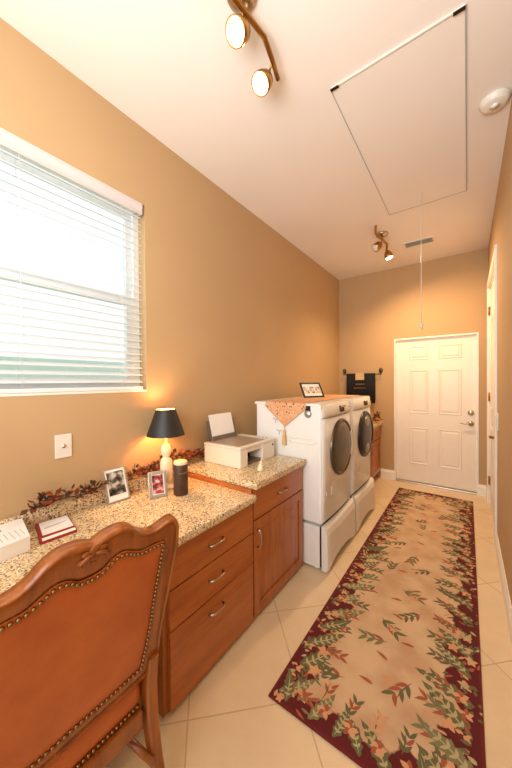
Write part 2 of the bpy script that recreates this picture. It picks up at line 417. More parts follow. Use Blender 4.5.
# ------------------------------------------------------------------ ceiling fittings
h = thing('attic_hatch', 'white rectangular attic ladder hatch in the ceiling with pull cord', 'attic hatch', (-.31, 2.34, H))
hx0, hx1, hy0, hy1 = -.62, 0.0, 1.57, 3.10
MB().box(hx0+.012, hx1-.008, hy0+.02, hy1-.008, H-.004, H-.0005).build('hatch_panel', 'ceiling', h)
m = MB(); m.box(hx0+.001, hx0+.004, hy0, hy1, H-.005, H-.0005); m.box(hx1-.006, hx1, hy0, hy1, H-.006, H-.0005); m.box(hx0+.004, hx1-.006, hy1-.004, hy1, H-.006, H-.0005)
m.build('hatch_frame', 'ventgrey', h)
MB().box(hx0+.008, hx1-.006, hy0-.004, hy0+.006, H-.010, H-.0005, .002).build('hinge_strip', 'white2', h)
for a in (hx0+.005, hx1-.05): MB().box(a, a+.045, hy0-.006, hy0+.008, H-.016, H-.0105).build('hinge', 'iron', h)
m = MB(); m.tube([(-.32, 2.88, H-.011), (-.321, 2.88, 2.5), (-.32, 2.88, 1.96)], .0028, 6)
m.build('pull_cord', 'white2', h)
MB().ball((-.32, 2.88, 1.93), .016, (1, 1, 1.8)).build('cord_knob', 'white2', h)
sd = thing('smoke_detector', 'round white smoke detector on the ceiling near the right wall', 'smoke detector', (.10, 2.2, H))
m = MB(); m.lathe([(.001, -.0005), (.072, -.0005), (.074, -.014), (.066, -.02), (.064, -.03), (.05, -.038), (.001, -.04)], (.130, 2.2, H)); m.build('cover', 'white2', sd)
MB().lathe([(.02, -.0392), (.024, -.042), (.001, -.043)], (.130, 2.2, H)).build('test_button', 'white', sd)
vt = thing('air_vent', 'small white louvred ceiling vent beyond the attic hatch', 'vent', (-.46, 3.92, H))
m = MB(); vx0, vx1, vy0, vy1 = -.62, -.30, 3.84, 4.0
m.box(vx0, vx1, vy0, vy0+.02, H-.008, H-.0005); m.box(vx0, vx1, vy1-.02, vy1, H-.008, H-.0005); m.box(vx0, vx0+.02, vy0+.02, vy1-.02, H-.008, H-.0005); m.box(vx1-.02, vx1, vy0+.02, vy1-.02, H-.008, H-.0005)
m.build('frame', 'white2', vt)
m = MB()
for k in range(8):
    yy = vy0+.028+k*.0148; m.box(-.14, .14, -.006, .006, -.0008, .0008, 0, Matrix.Translation((-.46, yy, H-.0075)) @ Matrix.Rotation(.8, 4, 'X'))
m.build('louvres', 'ventgrey', vt)

def track_light(loc, bar, heads, label, power, col=WARM):
    t = thing('track_light', label, 'ceiling light', loc, 'curved spotlight bars on the ceiling')
    x, y, z = loc
    MB().lathe([(.001, -.0005), (.062, -.0005), (.066, -.008), (.06, -.02), (.03, -.03), (.001, -.032)], loc).build('canopy', 'nickel', t)
    m = MB(); m.tube([(x, y, z-.03), (x, y, z-.06)], .008); m.tube([(x+a, y+b, z+c) for a, b, c in bar], .012, 10); m.build('curved_bar', 'brass', t)
    for (a, b, c), d, lit in heads:
        d = Vector(d).normalized(); q = d.to_track_quat('Z', 'Y').to_matrix().to_4x4()
        p = Vector((x+a, y+b, z+c)); neck = p-d*.035
        near = min(((Vector((x+u, y+v, z+w_))) for u, v, w_ in bar), key=lambda r: (r-neck).length)
        m = MB(); m.lathe([(.001, -.05), (.014, -.05), (.018, -.04), (.040, -.015), (.047, .02), (.048, .05), (.044, .05), (.043, .02), (.012, -.03), (.001, -.032)], p, mx=q, n=24)
        m.tube([near, (near+neck)/2+Vector((0, 0, -.004)), p-d*.045], .005, 8)
        hd = m.build('lamp_head', 'brass', t)
        MB().lathe([(.040, .018), (.043, .04), (.037, .056), (.018, .064), (.001, .066)], p, mx=q, n=24).build('bulb', 'bulb' if lit else 'white2', hd)
        if lit:
            spot('spot_bulb_light', p+d*.075, d, power, col, .03, 166)
bar1 = [(.02, -.36, -.075), (-.02, -.2, -.07), (.0, 0, -.062), (.02, .14, -.065), (.0, .24, -.07), (-.025, .33, -.07)]
track_light((-.765, .965, H), bar1, [((-.02, .02, -.125), (-.08, -.72, -.75), True), ((-.055, .25, -.125), (-.12, -.62, -.8), True), ((-.03, -.3, -.12), (.3, -.4, -1), True)],
            'brass spotlight bar on the ceiling by the window, two glowing bulbs in view', 4)
track_light((-.765, 3.45, H), bar1, [((-.04, .0, -.12), (-.6, -.5, -.6), False), ((-.0, .30, -.12), (.28, .05, -.95), True)],
            'small brass ceiling spotlight bar between the attic hatch and the back wall', 115, (1.0, 0.66, 0.36))

# ------------------------------------------------------------------ wall plates
wp = thing('wall_plate', 'white single-jack wall plate under the window', 'outlet', (XL, .616, 1.14))
MB().box(XL+.0005, XL+.006, .578, .654, 1.078, 1.198, .002).build('plate', 'white2', wp)
m = MB(); m.lathe([(.009, 0), (.009, .004), (.005, .004), (.004, .010), (.001, .010)], (XL+.006, .616, 1.138), 'X', n=12); m.build('jack', 'nickel', wp)
ls = thing('light_switch', 'white light switch on the right wall beside the tall door', 'light switch', (XR, 3.17, 1.12))
MB().box(XR-.012, XR-.0005, 3.10, 3.24, 1.04, 1.18, .003).build('plate', 'white2', ls)
MB().box(XR-.019, XR-.0125, 3.14, 3.20, 1.07, 1.15, .003).build('rocker', 'white', ls)

# ------------------------------------------------------------------ cabinets
XF = -1.04
def pull_h(par, x, yc, z, m_='nickel', L=.10):
    m = MB(); m.tube([(x, yc-L/2, z), (x+.018, yc-L/2+.004, z), (x+.026, yc-L/2+.02, z+.002), (x+.03, yc, z+.004), (x+.026, yc+L/2-.02, z+.002), (x+.018, yc+L/2-.004, z), (x, yc+L/2, z)], [.007, .006, .005, .0045, .005, .006, .007], 8)
    return m.build('handle', m_, par)
def pull_v(par, x, y, zc, L=.11):
    m = MB(); m.tube([(x, y, zc-L/2), (x+.018, y, zc-L/2+.004), (x+.027, y, zc-.03), (x+.03, y, zc), (x+.027, y, zc+.03), (x+.018, y, zc+L/2-.004), (x, y, zc+L/2)], [.007, .006, .005, .0045, .005, .006, .007], 8)
    return m.build('handle', 'nickel', par)
dc = thing('drawer_cabinet', 'reddish cherry three-drawer cabinet under the lower desk top', 'cabinet', (-1.36, 1.07, 0))
m = MB(); m.box(XL+.002, XF-.022, .76, 1.386, .012, .744, .002); m.box(XL+.002, XF-.03, .762, 1.384, 0, .012); m.build('body', 'cherry', dc)
for z0, z1, zc in ((.022, .369, .301), (.375, .549, .469), (.556, .738, .645)):
    d = MB().box(XF-.0215, XF, .782, 1.383, z0, z1, .004).build('drawer', 'cherry_h', dc)
    pull_h(d, XF-.001, 1.066, zc)
bc = thing('base_cabinet', 'taller cherry cabinet with one drawer over a panelled door', 'cabinet', (-1.36, 1.73, 0))
m = MB(); m.box(XL+.002, XF-.022, 1.39, 2.045, .012, .811, .002); m.box(XL+.002, XF-.03, 1.392, 2.043, 0, .012); m.build('body', 'cherry', bc)
d = MB().box(XF-.0215, XF, 1.398, 2.042, .622, .803, .004).build('drawer', 'cherry_h', bc); pull_h(d, XF-.001, 1.72, .705)
def panel_door(par, y0, y1, z0, z1, x):
    m = MB(); m.box(x-.0215, x-.008, y0, y1, z0, z1)
    f = .062
    for (a, b, c, d_) in ((y0, y0+f, z0, z1), (y1-f, y1, z0, z1), (y0+f, y1-f, z0, z0+f), (y0+f, y1-f, z1-f, z1)): m.box(x-.009, x, a, b, c, d_, .0025)
    ring = []
    for off, dd in ((f+.004, -.0085), (f+.012, -.0075), (f+.045, -.001), (f+.05, -.001)):
        ring.append([(x+dd, y0+off, z0+off), (x+dd, y1-off, z0+off), (x+dd, y1-off, z1-off), (x+dd, y0+off, z1-off)])
    m.loft(ring, caps=False, smooth=False); m.poly(ring[-1])
    return m.build('door', 'cherry', par)
d = panel_door(bc, 1.398, 2.042, .03, .612, XF); pull_v(d, XF-.001, 1.43, .50)
fc = thing('base_cabinet', 'narrow cherry cabinet standing in the far corner past the washer', 'cabinet', (-1.37, 4.15, 0))
m = MB(); m.box(XL+.002, -1.075, 3.72, YB-.002, .09, .80, .002); m.box(XL+.002, -1.11, 3.722, YB-.004, 0, .09); m.build('body', 'cherry', fc)
for a, b in ((3.73, 4.16), (4.168, 4.6)):
    d = panel_door(fc, a, b, .11, .60, -1.053); pull_v(d, -1.054, b-.04 if a < 4 else a+.04, .5, .09)
    d = MB().box(-1.0745, -1.053, a, b, .612, .79, .004).build('drawer', 'cherry_h', fc); pull_h(d, -1.054, (a+b)/2, .70, L=.08)
tag(recenter(MB().box(XL+.001, -1.02, 3.70, YB-.001, .801, .845, .006).build('countertop', 'granite'), (-1.36, 4.15, .801)), 'speckled granite top on the far corner cabinet', 'countertop')
m = MB(); m.box(XL+.001, XF+.028, -.9, 1.3885, .745, .785, .009)
m.box(XL+.001, XL+.022, -.9, 1.373, .7855, .853, .003)
tag(recenter(m.build('desk_countertop', 'granite'), (-1.36, .3, .745)), 'long lower speckled granite desk top running beneath the window', 'countertop')
m = MB(); m.box(XL+.001, XF+.028, 1.387, 2.05, .8115, .855, .009)
tag(recenter(m.build('countertop', 'granite'), (-1.36, 1.73, .8115)), 'higher speckled granite top that carries the printer', 'countertop')
tag(recenter(MB().box(XL+.024, XF-.005, 1.3745, 1.3865, .7855, .811).build('riser_strip', 'cherry_h'), (-1.36, 1.38, .7855)), 'thin cherry wood strip at the step between the granite tops', 'trim strip')
tag(recenter(MB().box(XL+.002, XF-.03, -.62, -.6, 0, .744).build('desk_support_panel', 'cherry'), (-1.36, -.61, 0)), 'cherry support panel under the near end of the desk top', 'panel')

# ------------------------------------------------------------------ laundry machines
def machine(y0, label_m, label_p, kind):
    X1 = -.895; W = .675; y1 = y0+W; yc = y0+W/2
    ped = thing('laundry_pedestal', label_p, 'pedestal', ((-1.5+X1)/2, yc, 0), 'storage pedestals under the laundry machines')
    m = MB(); m.box(-1.50, X1-.02, y0+.006, y1-.006, .02, .338, .006)
    for a in (-1.46, X1-.06):
        for b in (y0+.05, y1-.05): m.lathe([(.022, 0), (.022, .02), (.001, .02)], (a, b, 0), n=12)
    m.build('body', 'white', ped)
    MB().box(X1-.02, X1-.004, y0+.012, y1-.012, .03, .338).build('dark_gap_sheet', 'blackgap', ped)  # black sheet standing in for the shaded gap behind the drawer front
    # bowed drawer front with arched lower edge
    m = MB(); rings = []; N = 20
    for i in range(N+1):
        t = i/N; y = y0+.004+t*(W-.008); s_ = 2*t-1
        bow = .064-.016*(1-s_*s_)+.005*math.cos(s_*PI)
        if abs(s_) > .97: bow -= .012
        zb = .012+.045*(1-min(1, abs(s_)/.86)**2.4) if abs(s_) < .86 else .012
        zt = .352-.014*(1-s_*s_)
        rings.append([(X1-.003, y, zb), (X1+bow*.8, y, zb), (X1+bow, y, zb+.03), (X1+bow*.93, y, zt-.06), (X1+bow*.72, y, zt-.015), (X1+bow*.45, y, zt), (X1-.003, y, zt)])
    m.loft(rings, smooth=False); m.build('drawer', 'white2', ped)
    mc = thing(kind, label_m, 'washing machine' if kind == 'washer' else 'dryer', ((-1.5+X1)/2, yc, .352), 'white front-loading laundry machines')
    m = MB(); m.box(-1.50, X1-.001, y0, y1, .362, 1.275, .014); m.box(-1.46, X1-.05, y0+.05, y1-.05, .345, .363); m.box(-1.515, X1-.01, y0-.004, y1+.004, 1.262, 1.286, .008)
    m.build('body', 'white', mc)
    # front panel, gently bowed
    m = MB(); rings = []
    for i in range(13):
        t = i/12; y = y0+.012+t*(W-.024); s_ = 2*t-1; bow = .016*(1-s_**4)
        rings.append([(X1-.002, y, .37), (X1+bow, y, .375), (X1+bow+.004, y, 1.0), (X1+bow, y, 1.165), (X1-.002, y, 1.168)])
    m.loft(rings, smooth=True); m.build('front_panel', 'white', mc)
    m = MB(); rings = []
    for i in range(13):
        t = i/12; y = y0+.008+t*(W-.016); s_ = 2*t-1; bow = .022*(1-s_**4); dz = -.016*(s_*.5+.5)*(1-s_)*2
        rings.append([(X1-.002, y, 1.172), (X1+bow+.002, y, 1.174), (X1+bow+.006, y, 1.20), (X1+bow-.008, y, 1.265), (X1-.02, y, 1.279)])
    m.loft(rings, smooth=True); cp = m.build('control_panel', 'white2', mc)
    m = MB(); m.lathe([(.030, .0), (.030, .008), (.020, .016), (.019, .034), (.001, .036)], (X1+.018, yc+.02, 1.222), 'X', n=24); m.build('dial', 'bronze', mc)
    for dy in (.20, .245, .29): MB().lathe([(.007, 0), (.007, .006), (.001, .007)], (X1+.012, yc+dy, 1.225), 'X', n=12).build('button', 'nickel', mc)
    MB().box(X1+.012, X1+.020, yc+.075, yc+.16, 1.21, 1.245, .002).build('display', 'darkglass', mc)
    dyc = yc+.035; zc = .90
    m = MB(); m.lathe([(.240, .0), (.240, .018), (.236, .028), (.226, .034), (.217, .030), (.208, .024)], (X1+.008, dyc, zc), 'X', n=48); dr = m.build('door_ring', 'bronze' if kind == 'dryer' else 'black', mc)
    m = MB(); m.lathe([(.210, .022), (.200, .032), (.17, .042), (.1, .048), (.001, .050)], (X1+.008, dyc, zc), 'X', n=48); m.build('door_glass', 'darkglass' if kind == 'dryer' else 'black', dr)
    m = MB(); m.tube([(X1+.040, dyc+.222*math.cos(a), zc+.225*math.sin(a)) for a in [math.radians(q) for q in range(-28, 29, 7)]], .011, 8); m.build('door_handle', 'white2' if kind == 'dryer' else 'black', dr)
    if kind == 'washer':
        for zz in (.13, -.14): MB().ball((X1+.046, dyc-.02, zc+zz), .062, (.3, 1.2, .95), 16).build('painted_reflection', 'door_reflection', dr)  # grey blobs put in as the reflections on the dark door glass
    m = MB(); m.tube([(X1+.017, y0+.06, .60), (X1+.018, y0+.06, .56), (X1+.0195, y0+.16, .555), (X1+.02, y0+.16, .62)], .0025, 6); m.build('filter_panel_seam', 'white2', mc)
    return mc, ped
dry, ped1 = machine(2.06, 'white front-loading dryer nearest the granite counter, cloth tassel on its side', 'white pedestal drawer under the machine nearest the counter', 'dryer')
wsh, ped2 = machine(2.775, 'white front-loading washer behind the dryer towards the back door', 'white pedestal drawer under the farther machine', 'washer')
# embossed handle line and stickers on the dryer side
yd = 2.06
m = MB(); m.tube([(-1.17, yd-.0015, .984), (-1.14, yd-.0015, .970), (-.96, yd-.0015, .970), (-.94, yd-.0015, .988)], .004, 6); m.tube([(-1.17, yd-.001, 1.003), (-.95, yd-.001, 1.008)], .003, 6); m.build('side_ridge', 'white2', dry)
def sticker(x, z, s):
    m = MB()
    for k in range(3):
        a = k*2.1+.5; m.box(-.013, .013, -.0006, .0006, -.004, .004, 0, Matrix.Translation((x+.016*math.cos(a)*s, yd-.001, z+.014*math.sin(a)*s)) @ Matrix.Rotation(-a, 4, 'Y'))
    m.tube([(x-.03*s, yd-.001, z+.02), (x+.03*s, yd-.001, z-.01)], .0015, 5)
    m.build('flower_sticker', 'inkgrey', dry)
sticker(-1.30, 1.138, 1); sticker(-1.265, 1.045, 1)
mg = thing('magnet_clip', 'round grey magnetic clip on the side of the dryer', 'magnet', (-1.0, yd, 1.2))
m = MB(); m.lathe([(.001, -.0005), (.028, -.0005), (.03, -.010), (.02, -.018), (.001, -.02)], (-1.0, yd, 1.205), 'Y', n=20); m.build('magnet', 'silver', mg)
m = MB(); m.box(-1.02, -.98, yd-.012, yd-.001, 1.225, 1.268, .003); m.build('clip', 'iron', mg)

# table runner lying over both machines, pointed end hanging over the dryer side
rn = thing('table_runner', 'orange printed table runner with pointed end hanging off the dryer', 'table runner', (-1.3, 2.8, 1.2865))
zt = 1.288
m = MB()
xa, xb = -1.385, -1.02
m.prism([(xa, 2.042, zt), (xb, 2.042, zt), (xb, 3.44, zt), (xa, 3.44, zt)], (0, 0, .003))
yo = 2.046
m.prism([(xa, yo, zt+.003), (xb, yo, zt+.003), (xb+.01, yo-.004, zt-.035), (-1.205, yo-.002, 1.10), (xa-.01, yo-.004, zt-.03)], (0, .003, 0))
m.build('cloth', 'runner', rn)
m = MB(); m.tube([(xa-.01, yo-.005, zt-.03), (-1.205, yo-.004, 1.098), (xb+.01, yo-.005, zt-.035)], .0035, 6); m.build('trim_cord', 'fringe', rn)
m = MB(); m.lathe([(.003, 1.10), (.003, 1.07), (.012, 1.055), (.009, 1.04), (.014, 1.02), (.018, .95), (.016, .945), (.001, .945)], (-1.205, yo-.01, 0), n=16); m.build('tassel', 'fringe', rn)

def easel_frame(name, label, cat, bl_, br_, up, th, bw, fm, pm, group=None, mat_w=0, matm='paper', bottom_extra=0):
    """a leaning picture frame: bottom-left, bottom-right corners, up vector"""
    bl_, br_, up = Vector(bl_), Vector(br_), Vector(up)
    r = br_-bl_; W = r.length; r = r.normalized(); Hh = up.length; u = up.normalized(); n = r.cross(u).normalized()
    t = thing(name, label, cat, (bl_+br_)/2, group)
    mx = Matrix((r, n, u)).transposed().to_4x4(); mx.translation = bl_
    m = MB()   # local x right, y = behind(-n)...; frame front at -th
    for a, b, c, d in ((0, bw, 0, Hh), (W-bw, W, 0, Hh), (bw, W-bw, 0, bw+bottom_extra), (bw, W-bw, Hh-bw, Hh)): m.box(a, b, -th/2, th/2, c, d, min(.0025, th/4), mx)
    m.build('frame', fm, t)
    MB().box(bw, W-bw, -th*.3, th*.05, bw+bottom_extra, Hh-bw, 0, mx).build('mat_board', matm, t)
    return t, mx, W, Hh
def picture(t, mx, x0, x1, z0, z1, th, sgn, pm):
    MB().box(x0, x1, min(0, sgn*th), max(0, sgn*th), z0, z1, 0, mx).build('photograph', pm, t)
t, mx, W, Hh = easel_frame('picture_frame', 'black picture frame with small photo collage standing on the orange runner', 'picture frame', (-1.335, 2.66, 1.2925), (-1.21, 2.876, 1.2925), (-.078, .045, .15), .014, .016, 'black', 'photo3')
N = (mx @ Vector((0, -1, 0)) - mx @ Vector((0, 0, 0)))
for k in range(3): picture(t, mx, .03+k*.068, .085+k*.068, .05, .125, .004, 1, 'photo3')
m = MB(); m.box(W*.45, W*.55, -.004, .0, -.69*Hh, 0, 0, mx @ Matrix.Translation((0, -.008, .75*Hh)) @ Matrix.Rotation(-.95, 4, 'X')); m.build('stand', 'black', t)

# ------------------------------------------------------------------ towel rack and towel on the back wall
tr = thing('towel_rack', 'dark scrolled wrought iron towel bar on the back wall', 'towel rack', (-1.31, YB, 1.55))
yb = YB-.05
m = MB(); m.tube([(-1.60, yb, 1.555), (-1.31, yb, 1.553), (-1.03, yb, 1.555)], .006, 8); m.build('bar', 'iron', tr)
for sx, xx in ((-1, -1.585), (1, -1.045)):
    m = MB(); pts = []
    for k in range(22):
        a = k/21*PI*2.6; r = .012+.021*k/21
        pts.append((xx+sx*(r*math.cos(a)), yb+.03, 1.615+r*math.sin(a)))
    pts += [(xx+sx*.0, yb+.02, 1.575), (xx+sx*.012, yb, 1.555)]
    m.tube(pts, .0055, 6); m.tube([(xx, yb+.03, 1.59), (xx, YB-.001, 1.59)], .006, 6); m.lathe([(.001, -.0005), (.018, -.0005), (.018, -.006), (.001, -.007)], (xx, YB, 1.59), 'Y', n=12)
    m.build('scroll_bracket', 'iron', tr)
tw = thing('towel', 'black hand towel with tan label hanging from the scrolled iron bar', 'towel', (-1.33, yb, 1.2))
m = MB(); rings = []
for i in range(17):
    t_ = i/16; x = -1.545+t_*.43; wv = .004*math.sin(t_*14)
    rings.append([(x, yb-.010+wv*.3, 1.555), (x, yb-.014+wv, 1.40), (x, yb-.016+wv*1.5, 1.12), (x, yb-.008+wv*1.5, 1.12), (x, yb-.007, 1.54), (x, yb, 1.5615), (x, yb+.008, 1.54), (x, yb+.012+wv, 1.16), (x, yb+.018+wv, 1.16), (x, yb+.014, 1.555), (x, yb, 1.572)])
m.loft(rings, smooth=True); m.build('cloth', 'towel', tw)
MB().box(-1.40, -1.27, yb-.024, yb-.0165, 1.47, 1.575, .002).build('label', 'tan', tw)
m = MB()
for row, (zz, x0, x1) in enumerate(((1.405, -1.40, -1.27), (1.345, -1.43, -1.24))):
    pts = [(x0+(x1-x0)*k/30, yb-.0215, zz+.013*math.sin(k*1.7)*(1 if k % 5 else .3)) for k in range(31)]; m.tube(pts, .0025, 5)
m.build('embroidered_script', 'gold', tw)

# ------------------------------------------------------------------ rug
rx0, rx1, ry0, ry1 = -.746, .057, 1.10, 4.30
hw, hl = (rx1-rx0)/2, (ry1-ry0)/2; rc = Vector(((rx0+rx1)/2, (ry0+ry1)/2, 0))
m = MB(); m.box(-hw, hw, -hl, hl, .0005, .009, .003)
ZL = [.0092]
def leaf(x, y, a, L, Wd, mi, lobes=0):
    ca, sa = math.cos(a), math.sin(a); m.mi = mi; zz = ZL[0]; ZL[0] = .0092+((ZL[0]-.0092+.00002) % .0012)
    P = []
    n = 9
    def wv(t): return Wd*math.sin(PI*t**.8)*(1+(.22*math.sin(t*lobes*2*PI) if lobes else 0))
    n = 22 if lobes else 8
    up = [(L*k/n, wv(k/n)) for k in range(n+1)]; dn = [(L*k/n, -wv(k/n)) for k in range(n-1, 0, -1)]
    bend = lambda p: (p[0], p[1]+.18*L*(p[0]/L)**2)
    for p in up+dn:
        u, v = bend(p); px, py = x+ca*u-sa*v, y+sa*u+ca*v
        px = max(-hw+.004, min(hw-.004, px)); py = max(-hl+.004, min(hl-.004, py)); P.append(Vector((px, py, zz)))
    # drop clamped duplicates
    Q = [P[0]]
    for p in P[1:]:
        if (p-Q[-1]).length > 1e-4: Q.append(p)
    if len(Q) > 3 and (Q[0]-Q[-1]).length > 1e-4: m.poly(Q)
def frond(x, y, a, L, big=True):
    leaf(x, y, a, L, L*.15, random.choice((1, 1, 2)), 6)
    ca, sa = math.cos(a), math.sin(a)
    leaf(x+ca*L*.05, y+sa*L*.05, a, L*.85, L*.014, 3)
    for k in range(5):
        t = .2+.14*k
        for s_ in (-1, 1):
            bx, by = x+ca*L*t, y+sa*L*t+.0
            leaf(bx-sa*.18*L*t*t, by+ca*.18*L*t*t, a+s_*.95, L*.13*math.sin(PI*(t+.05))+.004, L*.028, 3)
def sprig(x, y, a, s_, mi):
    ca, sa = math.cos(a), math.sin(a)
    leaf(x, y, a, .11*s_, .002*s_+.001, 1)
    for k in range(3):
        t = .02+.034*k
        for sg in (-1, 1): leaf(x+ca*t*s_, y+sa*t*s_, a+sg*.6, .052*s_, .0085*s_, mi if random.random() < .75 else 5)
def flower(x, y, s_, mi):
    for k in range(5): leaf(x, y, k*1.257+random.random()*.5, .035*s_, .011*s_, mi if k % 2 else 6)
# border all the way round
yy = -hl+.05
while yy < hl-.03:
    for sx in (-1, 1):
        base = sx*(hw-.02); inward = PI if sx > 0 else 0
        frond(base-sx*random.uniform(.0, .03), yy+random.uniform(-.01, .02), inward-sx*random.uniform(.35, .9) , random.uniform(.19, .25))
        sprig(base-sx*.09, yy+.05, inward-sx*random.uniform(-.2, .5), random.uniform(.8, 1.1), random.choice((1, 5, 2, 1)))
        flower(base-sx*random.uniform(.05, .11), yy+random.uniform(.02, .06), random.uniform(.7, 1.1), random.choice((5, 6, 5)))
        flower(base-sx*random.uniform(.02, .05), yy+random.uniform(-.04, .04), random.uniform(.6, 1.0), random.choice((4, 3, 6, 5)))
        for q in range(3): leaf(base-sx*random.uniform(.09, .15), yy+random.uniform(-.05, .05), inward+random.uniform(-.8, .8), random.uniform(.03, .06), .006, random.choice((5, 1, 6, 2)))
    for sx in (-1, 1):
        for q in range(7): leaf(sx*(hw-random.uniform(.015, .07)), yy+random.uniform(-.07, .07), random.uniform(0, 6.28), random.uniform(.02, .05), random.uniform(.005, .010), random.choice((1, 3, 6, 5, 1)))
    yy += .14
xx = -hw+.08
while xx < hw-.05:
    for sy in (-1, 1):
        b = sy*(hl-.02)
        frond(xx, b, -sy*PI/2+random.uniform(-.7, .7), random.uniform(.15, .2)); flower(xx+.05, b-sy*.07, 1, 5); sprig(xx+.02, b-sy*.1, -sy*PI/2+random.uniform(-.5, .5), .9, random.choice((1, 6, 5)))
    xx += .11
# field
yy = -hl+.28
k = 0
while yy < hl-.2:
    x = (-.11, .10, 0.0)[k % 3]+random.uniform(-.04, .04)
    sprig(x, yy, random.uniform(0, 2*PI), random.uniform(1.0, 1.3), (1, 1, 2)[k % 3])
    leaf(x+(.12 if x < 0 else -.12), yy+.05, random.uniform(2.4, 3.6), .07, .009, 5)
    if k % 2: flower(x+(.08 if x < 0 else -.1), yy-.05, .8, 6)
    yy += .165; k += 1
m.mi = 0
rugm = [rug_mat(hw, hl), mat('rug_olive', (100, 96, 62), .95), mat('rug_sage', (122, 116, 78), .95), mat('rug_pale_sage', (176, 162, 118), .95), mat('rug_wine', (96, 30, 28), .95), mat('rug_rust', (160, 86, 58), .95), mat('rug_peach', (204, 150, 108), .95)]
m.norecalc = False
o = m.build('runner_rug', rugm); o.location = rc
tag(o, 'long cream runner rug with burgundy leafy border on the tiled floor', 'rug')

# ------------------------------------------------------------------ chair
CY = .36
ch = thing('desk_chair', 'carved wooden chair with cognac leather back and nailhead trim at the desk', 'chair', (-1.1, CY, 0))
def bx_(z): return -.80+.2*(z-1.0)
nrm = Vector((1, 0, -.2)).normalized()
def cp_(s_, z, d=0.0): return Vector((bx_(z), CY+s_, z))+nrm*d
def resample(pts, n):
    # smooth (Catmull-Rom) then even spacing
    P = [Vector((a, b)) for a, b in pts]; D = []
    for i in range(len(P)-1):
        p0, p1, p2, p3 = P[max(i-1, 0)], P[i], P[i+1], P[min(i+2, len(P)-1)]
        for k in range(8):
            t = k/8; D.append(.5*((2*p1)+(p2-p0)*t+(2*p0-5*p1+4*p2-p3)*t*t+(3*p1-p0-3*p2+p3)*t**3))
    D.append(P[-1]); L = [0]
    for i in range(1, len(D)): L.append(L[-1]+(D[i]-D[i-1]).length)
    out = []; j = 0
    for k in range(n+1):
        q = L[-1]*k/n
        while j < len(L)-2 and L[j+1] < q: j += 1
        f = (q-L[j])/max(1e-9, L[j+1]-L[j]); out.append(D[j].lerp(D[j+1], min(1, f)))
    return out
oT = [(0, 1.036), (.03, 1.050), (.075, 1.053), (.11, 1.037), (.145, 1.006), (.185, .993), (.22, 1.002), (.25, 1.007), (.272, 1.0), (.286, .972)]
oS = [(.286, .972), (.293, .889), (.281, .743), (.269, .614), (.263, .437)]; oB = [(.263, .437), (.13, .437), (0, .437)]
iT = [(0, .945), (.03, .949), (.055, .966), (.085, .973), (.11, .963), (.145, .945), (.19, .943), (.234, .936)]
iS = [(.234, .936), (.224, .817), (.215, .615), (.20, .485)]; iB = [(.20, .485), (.1, .480), (0, .482)]
def half(T, S, B): return resample(T, 26)[:-1]+resample(S, 16)[:-1]+resample(B, 10)
O, I = half(oT, oS, oB), half(iT, iS, iB)
def full(L): return L+[Vector((-p.x, p.y)) for p in L[-2:0:-1]]
O, I = full(O), full(I)
sec = [(0, -.030), (0, -.006), (.03, .003), (.09, .008), (.15, .006), (.18, .0), (.22, .001), (.75, .004), (.9, .002), (1, -.003), (1, -.016), (.5, -.032)]
m = MB(); n = len(O); V = []
for i in range(n):
    V.append([m.bm.verts.new(cp_(*(O[i].lerp(I[i], t)), d)) for t, d in sec])
for i in range(n):
    for j in range(len(sec)): m._f([V[i][j], V[(i+1) % n][j], V[(i+1) % n][(j+1) % len(sec)], V[i][(j+1) % len(sec)]], True)
m.build('back_frame', 'chairwood', ch)
def leather_panel(name, d0, sgn, bulge):
    m = MB(); rings = []
    ctr = Vector((0, .71))
    for s_, b in ((1.0, 0), (.97, .5), (.85, .8), (.6, .95), (.3, 1)):
        rings.append([cp_(*(ctr+(p-ctr)*s_), d0+sgn*bulge*b) for p in I])
    m.loft(rings, caps=False); m.poly(rings[-1], True); return m.build(name, 'leather', ch)
leather_panel('back_upholstery', -.001, 1, .008); leather_panel('inner_back_upholstery', -.018, -1, .03)
def nails(path, mk, r=.0058, sp=.0145):
    m = MB(); acc = 0; last = path[0]; m.ball(mk(last), r, n=8)
    for i in range(1, len(path)):
        seg = (path[i]-path[i-1]).length
        while acc+seg >= sp:
            pass_ = (sp-acc)/seg; q = path[i-1].lerp(path[i], pass_); m.ball(mk(q), r, n=8)
            path[i-1] = q; seg = (path[i]-q).length; acc = 0
        acc += seg
    return m
ctr = Vector((0, .71)); pth = [ctr+(p-ctr)*.972 for p in I]; pth.append(pth[0].copy())
nails(pth, lambda p: cp_(p.x, p.y, .006)).build('nailhead_trim', 'nail', ch)
# carved crest ornament
m = MB()
for s_, z, r, sx in ((0, 1.052, .017, 1.0), (-.02, 1.046, .012, 1.2), (.02, 1.048, .012, 1.2), (0, 1.028, .012, 1), (-.03, 1.03, .009, 1.4), (.03, 1.03, .009, 1.4), (0, 1.012, .008, 1)):
    m.ball(cp_(s_, z-.024, .006), r*.8, (.45, sx*1.15, .8), 12)
for sg in (-1, 1): m.tube([cp_(0, 1.018, .008), cp_(sg*.02, 1.013, .009), cp_(sg*.036, 1.002, .007), cp_(sg*.03, .992, .006)], [.006, .006, .005, .003], 8)
m.build('crest_carving', 'chairwood', ch)
def leg_tube(name, pts, rs): 
    m = MB(); rings = []
    for p, r in zip(pts, rs):
        rings.append([Vector(p)+Vector((a*r, b*r*.82, 0)) for a, b in ((1, .7), (.7, 1), (-.7, 1), (-1, .7), (-1, -.7), (-.7, -1), (.7, -1), (1, -.7))])
    m.loft(rings, smooth=False); return m.build(name, 'chairwood', ch)
